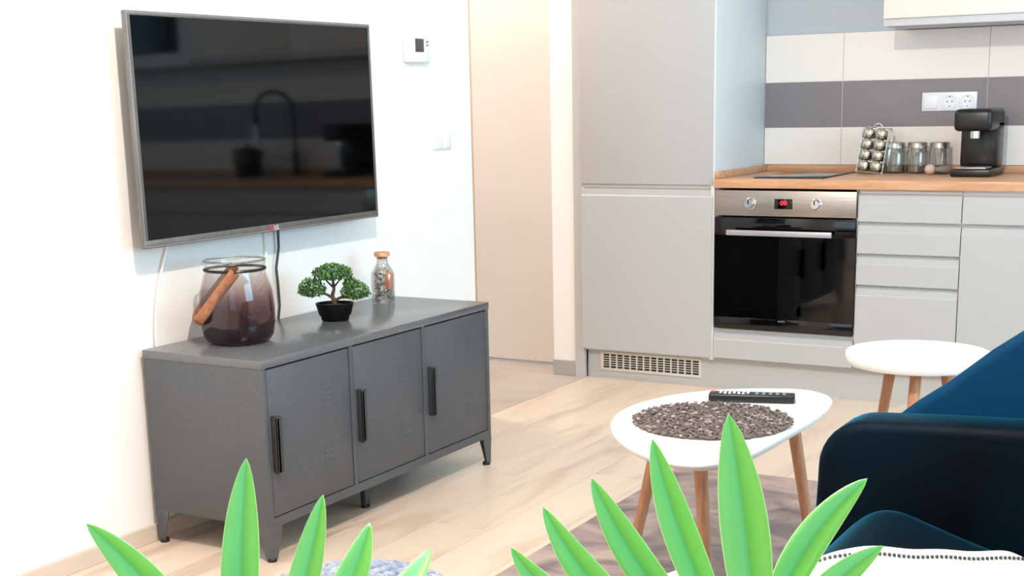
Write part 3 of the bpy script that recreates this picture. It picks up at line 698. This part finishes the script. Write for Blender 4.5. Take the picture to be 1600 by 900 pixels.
# ------------------------------------------------------------------ coffee table
def smooth_loop(p, it=2):
    for _ in range(it):
        q = []
        for i in range(len(p)):
            a, c = p[i], p[(i + 1) % len(p)]; q += [(a[0] * .75 + c[0] * .25, a[1] * .75 + c[1] * .25), (a[0] * .25 + c[0] * .75, a[1] * .25 + c[1] * .75)]
        p = q
    return p
OUT = [(-1.415, 2.886), (-1.452, 2.996), (-1.458, 3.127), (-1.42, 3.256), (-1.352, 3.355), (-1.267, 3.42), (-1.176, 3.461), (-1.112, 3.468), (-1.06, 3.438), (-1.026, 3.391), (-1.010, 3.345),
       (-.998, 3.275), (-.993, 3.158), (-.999, 3.01), (-1.008, 2.80), (-1.022, 2.715), (-1.056, 2.645), (-1.106, 2.622), (-1.157, 2.631), (-1.215, 2.657), (-1.283, 2.708), (-1.35, 2.782)]
ct = thing('coffee_table', (-1.2, 3.05, .011), 'low white pebble-shaped coffee table with three splayed wooden legs on the rug', 'table')
OUT = smooth_loop(OUT)
def inset(p, k): cx = sum(a for a, _ in p) / len(p); cy = sum(a for _, a in p) / len(p); return [(cx + (a - cx) * k, cy + (c - cy) * k) for a, c in p]
bm = bmesh.new(); lv = [(inset(OUT, .955), .431), (inset(OUT, .985), .438), (OUT, .445), (OUT, .4485), (inset(OUT, .996), .450)]
rings = [[bm.verts.new((a, c, z)) for a, c in p] for p, z in lv]; n = len(OUT)
for A, C in zip(rings, rings[1:]):
    for i in range(n): bm.faces.new((A[i], A[(i + 1) % n], C[(i + 1) % n], C[i]))
bm.faces.new(rings[0][::-1]); bm.faces.new(rings[-1]); bmesh.ops.recalc_face_normals(bm, faces=bm.faces)
b = B(); b._add(bm); obj('tabletop', b, M_white, ct)
for a, c in (((-1.306, 2.943), (-1.389, 2.900)), ((-1.15, 2.81), (-1.105, 2.767)), ((-1.064, 3.197), (-1.009, 3.245))):
    d = Vector((a[0] - c[0], a[1] - c[1], 0)); 
    lg = obj('leg', B().tube([(c[0], c[1], .013), (a[0] * .5 + c[0] * .5, a[1] * .5 + c[1] * .5, .222), (a[0], a[1], .432)], [.011, .014, .0165], 16), M_beech, ct)
    obj('leg_socket', B().lathe([(0, .424), (.028, .424), (.028, .4325), (0, .4325)], (a[0], a[1], 0), 18), M_white, lg)
# woven place mat
mx_, my_, mr = -1.203, 3.015, .192
pmn = B(); rnd = random.Random(11)
pmn.lathe([(0, .4505), (mr - .008, .4505), (mr - .006, .454), (0, .4545)], (mx_, my_, 0), 64)
k = 0
for i in range(17):
    rr = .006 + i * .0113; cnt = max(5, int(2 * PI * rr / .0115))
    for j in range(cnt):
        a = 2 * PI * (j + .5 * (i % 2)) / cnt + rnd.uniform(-.12, .12) * (1 if i < 4 else .35); r2 = rr + rnd.uniform(-.004, .004)
        c = Vector((mx_ + r2 * math.cos(a), my_ + r2 * math.sin(a), .4565 + rnd.uniform(0, .0022)))
        pmn.mi = 1 if rnd.random() < .10 else 0
        pmn.ball(c, .0074, 1, (1.1, rnd.uniform(.4, .6), .45), Matrix.Rotation(a + PI / 2 + rnd.choice((-.7, .7)) + rnd.uniform(-.2, .2), 4, 'Z'))
pmn.mi = 0
tag(obj('placemat', pmn, [M_mat, M_twig]), 'round dark brown woven twig placemat on the white coffee table', 'placemat')
# remote
A_, C_ = Vector((-1.302, 3.240, 0)), Vector((-1.094, 3.303, 0)); ax = (C_ - A_).normalized(); RM2 = Matrix(((ax.x, -ax.y, 0, 0), (ax.y, ax.x, 0, 0), (0, 0, 1, 0), (0, 0, 0, 1)))
TR = Matrix.Translation((A_.x, A_.y, .4505)) @ RM2; ln = (C_ - A_).length
rm = thing('remote_control', (A_ + C_) / 2 + Vector((0, 0, .4505)), 'long black television remote control lying beside the woven placemat', 'remote control')
obj('housing', B().box(0, ln, -.023, .023, 0, .021, .005, 3, M=TR), M_bplast, rm)
obj('power_button', B().lathe([(.0048, 0), (.0048, .002), (0, .0028)], (0, 0, 0), 14, TR @ Matrix.Translation((.012, .010, .021))), mat('red_rubber', '#d0525f', .5), rm)
for i in range(7):
    for j in range(3):
        obj('button', B().box(-.0035, .0035, -.0042, .0042, 0, .002, .0008, 1, M=TR @ Matrix.Translation((.030 + i * .0115, -.0125 + j * .0125, .021))), M_wplast if (i + j) % 3 else M_gplast, rm)
for i in range(5):
    for j in range(2): obj('button', B().box(-.004, .004, -.006, .006, 0, .0016, .0008, 1, M=TR @ Matrix.Translation((.122 + i * .017, -.009 + j * .018, .021))), M_gplast, rm)

# ------------------------------------------------------------------ side table
sx_, sy_ = -.925, 3.862
st = thing('side_table', (sx_, sy_, 0.011), 'round white side table with a thick rim and wooden legs behind the sofa', 'table')
obj('tabletop', B().lathe([(0, .466), (.185, .466), (.194, .469), (.200, .480), (.200, .495), (.197, .5), (.15, .5), (0, .5)], (sx_, sy_, 0), 72), M_white, st)
for a, c in (((-1.003, 3.887), (-1.07, 3.91)), ((-.902, 3.756), (-.905, 3.668)), ((-.87, 3.95), (-.82, 4.02))):
    obj('leg', B().tube([(c[0], c[1], .012), (a[0], a[1], .468)], [.0115, .0165], 16), M_beech, st)

# ------------------------------------------------------------------ sofa
def soft_box(b, x0, x1, y0, y1, z0, z1, r, seg=5, fn=None, cuts=0):
    bm = bmesh.new(); bmesh.ops.create_cube(bm, size=1)
    for v in bm.verts: v.co = Vector(((x0 + x1) / 2 + v.co.x * (x1 - x0), (y0 + y1) / 2 + v.co.y * (y1 - y0), (z0 + z1) / 2 + v.co.z * (z1 - z0)))
    if cuts: bmesh.ops.subdivide_edges(bm, edges=bm.edges[:], cuts=cuts, use_grid_fill=True)
    if not cuts: bmesh.ops.bevel(bm, geom=bm.edges[:], offset=r, segments=seg, affect='EDGES', profile=.5)
    if fn:
        for v in bm.verts: v.co = fn(v.co)
    return b._add(bm)
SX0, SX1 = -.82, .12
sf = thing('sofa', (-.35, 2.1, .011), 'dark teal velvet sofa at the right with a rounded arm facing the television', 'sofa')
# arm: rounded panel outline in x-z, top edge rising gently to the back
def arm(name, y0, y1):
    p = [(SX0 + .04, .13), (SX0 + .005, .2), (SX0, .36), (SX0 + .004, .45)]
    for k in range(9):
        a = PI - k * PI / 16; p.append((SX0 + .105 + .10 * math.cos(a), .485 + .10 * math.sin(a)))
    p += [(-.6, .592), (-.4, .60), (-.1, .61), (.08, .61), (.10, .13)]
    o = obj(name, B().prism(p, 'y', y0, y1, .022, 4), M_velvet, sf, smooth=50); return o
arm('arm', 2.60, 2.725); arm('arm', 1.195, 1.32)
obj('base', B().box(SX0 + .05, .10, 1.30, 2.64, .13, .30, .015), M_velvet, sf)
# seat cushion: domed, sinking to the back
bmc = bmesh.new(); nx, ny = 64, 64; g = []
xa, xb, ya, yb = -.775, -.02, 1.325, 2.597
def topz(x, y):
    u = (x - xa) / (xb - xa); v = (y - ya) / (yb - ya)
    ex = min(u, 1 - u); ey = min(v, 1 - v)
    rf = lambda e, w: 1 - max(0, 1 - e / w) ** 2.4
    w_ = 1 / (1 + math.exp(-(u - .2) / .05)); return .30 + .160 * rf(ex, .24) * rf(ey, .10) - .20 * w_ * max(0, u - .12)
for s_ in (0, 1):
    rows_ = []
    for i in range(nx + 1):
        row = []
        for j in range(ny + 1):
            u = (1 - math.cos(PI * i / nx)) / 2; v = (1 - math.cos(PI * j / ny)) / 2
            x_ = xa + (xb - xa) * u; y_ = ya + (yb - ya) * v
            row.append(bmc.verts.new((x_, y_, topz(x_, y_) if s_ else .295)))
        rows_.append(row)
    for i in range(nx):
        for j in range(ny):
            q = (rows_[i][j], rows_[i + 1][j], rows_[i + 1][j + 1], rows_[i][j + 1]); bmc.faces.new(q if s_ else q[::-1])
    g.append(rows_)
def edge_loop(r): return [r[i][0] for i in range(nx + 1)] + [r[nx][j] for j in range(1, ny + 1)] + [r[i][ny] for i in range(nx - 1, -1, -1)] + [r[0][j] for j in range(ny - 1, 0, -1)]
E0, E1 = edge_loop(g[0]), edge_loop(g[1])
for i in range(len(E0)): bmc.faces.new((E0[i], E0[(i + 1) % len(E0)], E1[(i + 1) % len(E0)], E1[i]))
bmesh.ops.recalc_face_normals(bmc, faces=bmc.faces)
b = B(); b._add(bmc); obj('seat_cushion', b, M_velvet, sf, smooth=70)
obj('backrest', B().prism([(-.10, .30), (-.06, .60), (.0, .86), (.04, .89), (.09, .87), (.12, .6), (.12, .13), (-.05, .13)], 'y', 1.195, 2.80, .03, 4), M_velvet, sf, smooth=50)
# wing of the back shell, sweeping forward along the outside of the far arm
wing = [(-.74, .50), (-.70, .565), (-.66, .60), (-.60, .645), (-.52, .715), (-.44, .775), (-.34, .82), (-.2, .85), (.06, .87), (.09, .13), (-.55, .13), (-.7, .3)]
obj('back_wing', B().prism(wing, 'y', 2.726, 2.80, .02, 4), mat('teal_velvet_daylit', '#02304f', .6, Sheen_Weight=.15, Sheen_Roughness=.3, Sheen_Tint=(.05, .42, .75, 1), Specular_IOR_Level=.06), sf, smooth=50)  # same sofa velvet, window light put into a brighter blue
for lx in (-.72, .04):
    for ly in (1.28, 2.66): obj('leg', B().tube([(lx, ly, .011), (lx, ly, .135)], [.012, .02], 12), M_beech, sf)

# throw: narrow white runner with a dotted trim lying diagonally over the seat
A0 = Vector((-.775, 2.005)); dr_ = (Vector((-.50, 2.44)) - Vector((-.73, 2.13))).normalized(); pr = Vector((dr_.y, -dr_.x))
def seat(x_, y_): return topz(min(max(x_, xa), xb), min(max(y_, ya), yb))
tw = B(); bm = bmesh.new(); NL, NW = 70, 12; gr_ = []
def runner(s, q):
    p = A0 + dr_ * s + pr * (q * .105 - .0)
    z = seat(p.x, p.y) + .006
    if p.x < xa + .03: z = max(.33, z - .0)
    z += .0012 * math.sin(s * 46 + q * 3)
    return Vector((p.x, p.y, z))
for i in range(NL + 1): gr_.append([runner(i / NL * .62, j / NW) for j in range(NW + 1)])
up = [[bm.verts.new(p + Vector((0, 0, .005))) for p in r] for r in gr_]; lo = [[bm.verts.new(p) for p in r] for r in gr_]
for i in range(NL):
    for j in range(NW):
        bm.faces.new((up[i][j], up[i + 1][j], up[i + 1][j + 1], up[i][j + 1])); bm.faces.new((lo[i][j], lo[i][j + 1], lo[i + 1][j + 1], lo[i + 1][j]))
for i in range(NL):
    for j in (0, NW): bm.faces.new((up[i][j], lo[i][j], lo[i + 1][j], up[i + 1][j]))
for j in range(NW):
    for i in (0, NL): bm.faces.new((up[i][j], up[i][j + 1], lo[i][j + 1], lo[i][j]))
bmesh.ops.recalc_face_normals(bm, faces=bm.faces); tw._add(bm)
tt = thing('throw_blanket', runner(.3, .5), 'white cotton throw with a row of dark dots lying across the teal seat', 'blanket')
obj('cloth', tw, M_throw, tt, smooth=60)
db = B()
for i in range(60):
    p = runner(.01 + i * .0102, .30); db.ball(p + Vector((0, 0, .008)), .0036, 1)
obj('dot_trim', db, M_trim, tt)
db = B()
for i in range(44):
    a_, c_ = runner(.01 + i * .014, .42), runner(.013 + i * .014, .93)
    m_ = runner(.0115 + i * .014, .68); db.tube([a_ + Vector((0, 0, .0062)), m_ + Vector((0, 0, .0062)), c_ + Vector((0, 0, .0062))], .0012, 4)
obj('thin_stripe', db, mat('grey_thread', '#d2ccca', .9), tt)

# small patterned cushion standing on its corner against the near arm
cu = thing('patterned_cushion', (-.652, 1.40, .43), 'small white cushion with blue flowers propped on the near end of the sofa seat', 'cushion')
cc = Vector((-.652, 1.40, .555)); bm = bmesh.new(); n = 14; ang = math.radians(22)
def cpt(u, v, s_):
    e = (1 - u ** 4) * (1 - v ** 4)
    x_, z_ = u * .095 * (1 - .05 * (1 - v * v)), v * .095 * (1 - .05 * (1 - u * u))
    return cc + Vector((x_ * math.cos(ang) - z_ * math.sin(ang), -s_ * .026 * max(e, 0) ** .5, x_ * math.sin(ang) + z_ * math.cos(ang)))
T_ = {}
for s_ in (1, -1):
    for i in range(n + 1):
        for j in range(n + 1):
            u, v = -1 + 2 * i / n, -1 + 2 * j / n
            if s_ == -1 and (i in (0, n) or j in (0, n)): T_[(s_, i, j)] = T_[(1, i, j)]
            else: T_[(s_, i, j)] = bm.verts.new(cpt(u, v, s_))
    for i in range(n):
        for j in range(n): bm.faces.new([T_[(s_, i, j)], T_[(s_, i + 1, j)], T_[(s_, i + 1, j + 1)], T_[(s_, i, j + 1)]])
bmesh.ops.recalc_face_normals(bm, faces=bm.faces); b = B(); b._add(bm); obj('cover', b, M_throw, cu, smooth=70)
db = B()
for i in range(5):
    for j in range(5):
        for k in range(6):
            u_, v_ = -.80 + .4 * i, -.80 + .4 * j
            r_ = 0 if k == 5 else .055
            db.ball(cpt(u_ + r_ * math.cos(k * 1.257), v_ + r_ * math.sin(k * 1.257), 1), .0024, 1, (1, .5, 1))
obj('blue_flowers', db, M_blue, cu, kind='stuff')

# ------------------------------------------------------------------ knitted pouf
pfx, pfy = -1.475, 1.93
pf = thing('knitted_pouf', (pfx, pfy, .011), 'blue grey chunky knitted pouf in front of the grey sideboard', 'pouf')
PR, PH = .205, .34
def pprof(t):   # t 0 bottom .. 1 top centre
    if t < .12: a = t / .12; return (PR * .75 + PR * .25 * math.sin(a * PI / 2), .0 + .05 * (1 - math.cos(a * PI / 2)))
    if t < .5: a = (t - .12) / .38; return (PR, .05 + a * (PH - .13))
    if t < .72: a = (t - .5) / .22 * PI / 2; return (PR * .62 + PR * .38 * math.cos(a), PH - .08 + .065 * math.sin(a))
    a = (t - .72) / .28; return (PR * .62 * (1 - a), PH - .015 + .015 * math.sin(a * PI / 2))
obj('body', B().lathe([(0, 0)] + [pprof(k / 40) for k in range(41)], (pfx, pfy, .012), 48), M_poufd, pf)
kb = B(); t = .0; row = 0
while t < 1:
    r_, z_ = pprof(t); cnt = max(1, int(2 * PI * r_ / .030))
    for j in range(cnt):
        a = 2 * PI * (j + .5 * (row % 2)) / cnt; r2, z2 = pprof(min(1, t + .02)); tang = Vector(((r2 - r_) * math.cos(a), (r2 - r_) * math.sin(a), z2 - z_))
        if tang.length < 1e-5: continue
        tang.normalize(); side = Vector((-math.sin(a), math.cos(a), 0)); nm = side.cross(tang)
        if nm.dot(Vector((math.cos(a), math.sin(a), .6))) < 0: nm = -nm
        R = Matrix((side, tang, nm)).transposed().to_4x4()
        kb.ball((pfx + r_ * math.cos(a), pfy + r_ * math.sin(a), .012 + z_),   .0150, 2, (.98, .62, .75), R @ Matrix.Rotation(.6 if row % 2 else -.6, 4, 'Z'))
    t += .0215 / (.62 if .12 < t < .5 else .8) * .8; row += 1
obj('knit_stitches', kb, M_pouf, pf, kind='stuff')

# ------------------------------------------------------------------ plant in the foreground
pp = Vector((-.52, .87, .0))
pt = thing('potted_plant', (pp.x, pp.y, 0), 'artificial plant with long pointed bright green leaves in the near foreground', 'plant')
obj('pot', B().lathe([(0, .001), (.11, .001), (.115, .01), (.15, .27), (.155, .275), (.155, .30), (.14, .30), (.138, .27), (0, .26)], (pp.x, pp.y, 0), 40), mat('plant_pot', '#d8d5cf', .5), pt)
obj('soil', B().lathe([(.138, 0), (.07, .006), (0, .01)], (pp.x, pp.y, .262), 30), M_soil, pt)
def leaf(base, mid, tip, wd, roll=0, nseg=26, nw=6):
    """mid lies on the blade; blade faces the room's near side with a folded midrib"""
    b0, m0, t0 = Vector(base), Vector(mid), Vector(tip)
    d1 = (m0 - b0).length; d2 = (t0 - m0).length; tm = d1 / (d1 + d2)
    c = (m0 - b0 * (1 - tm) ** 2 - t0 * tm ** 2) / (2 * tm * (1 - tm))
    bm = bmesh.new(); uvl = bm.loops.layers.uv.new('UVMap'); rows_ = []
    face = Vector((.42, -.86, .28))
    for i in range(nseg + 1):
        t = i / nseg; t = 1 - (1 - t) ** 1.15
        p = b0 * (1 - t) ** 2 + c * 2 * t * (1 - t) + t0 * t * t
        tg = ((c - b0) * (1 - t) + (t0 - c) * t).normalized()
        nn = (face - tg * face.dot(tg)).normalized(); sd = tg.cross(nn)
        M = Matrix.Rotation(roll, 3, tg); nn = M @ nn; sd = M @ sd
        s = 1 - t; wv = wd * max(math.sin(PI * min(1, s) ** .75), 0) ** .95
        if s > .4: wv = max(wv, wd * .26)
        if s < 1e-4: wv = .0003
        row = []
        for j in range(nw + 1):
            q = -1 + 2 * j / nw
            row.append(bm.verts.new(p - sd * (q * wv / 2) - nn * (.13 * wv * (1 - abs(q)) ** 1.4 * min(1, s * 2.2)) + nn * (.01 * wv * math.sin(t * 20 + q * 3))))
        rows_.append(row)
    for i in range(nseg):
        for j in range(nw):
            f = bm.faces.new((rows_[i][j], rows_[i][j + 1], rows_[i + 1][j + 1], rows_[i + 1][j])); f.smooth = True
            for l, (a_, b_) in zip(f.loops, ((i, j), (i, j + 1), (i + 1, j + 1), (i + 1, j))): l[uvl].uv = (b_ / nw, a_ / nseg)
    for v in bm.verts: v.co -= b0
    me = bpy.data.meshes.new('leaf'); bm.to_mesh(me); bm.free(); me.materials.append(M_leaf)
    o = bpy.data.objects.new('leaf', me); o.location = b0 - ORG[pt.name]; COL.objects.link(o); o.parent = pt
    sm = o.modifiers.new('thickness', 'SOLIDIFY'); sm.thickness = .0007; return o
HL, HR = Vector((-.700, .765, .706)), Vector((-.342, .962, .751))
LL = [((-.7677, .6844, .9134), (-.751, .7171, .8645), .0294, .2), ((-.7348, .8275, .9332), (-.7305, .8056, .8396), .0324, 0), ((-.6294, .7919, .925), (-.6542, .7948, .8552), .027, -.15),
      ((-.6656, .8983, .8677), (-.663, .8665, .8309), .0319, -.1), ((-.6516, .9669, .8265), (-.6459, .9311, .813), .029, -.1)]
RL = [((-.4833, .8221, .8959), (-.477, .8423, .8683), .0247, .1), ((-.4938, .89, .9067), (-.4632, .9051, .8505), .028, .1), ((-.4808, .9477, .9168), (-.4349, .9543, .8393), .0285, .05),
      ((-.4214, .9339, .9585), (-.3893, .9477, .8487), .0275, 0), ((-.3549, .9208, .9871), (-.3403, .9322, .8615), .0365, -.1), ((-.2945, 1.0774, .9062), (-.3358, 1.0115, .8369), .0287, -.2),
      ((-.2533, .9771, .8846), (-.2854, .9742, .8543), .0235, -.2)]
rnd = random.Random(9)
for hd, ls_ in ((HL, LL), (HR, RL)):
    for tip, mid, wd, ro in ls_: leaf(hd, mid, tip, wd, ro)
    for k in range(9):     # lower drooping leaves, below the picture
        a = k * 2 * PI / 9 + .3; d = Vector((math.cos(a), math.sin(a), 0)); L_n = rnd.uniform(.13, .17)
        leaf(hd, hd + d * L_n * .55 + Vector((0, 0, .012)), hd + d * L_n + Vector((0, 0, -.05)), .026, 0)
    obj('stem', B().tube([(pp.x + (hd.x - pp.x) * .1, pp.y + (hd.y - pp.y) * .1, .26), ((pp.x + hd.x) / 2, (pp.y + hd.y) / 2, .45), (hd.x, hd.y, hd.z - .1), tuple(hd + Vector((0, 0, .02)))], [.013, .011, .010, .009], 10),
        mat('green_stem', '#6b8f45', .6), pt)
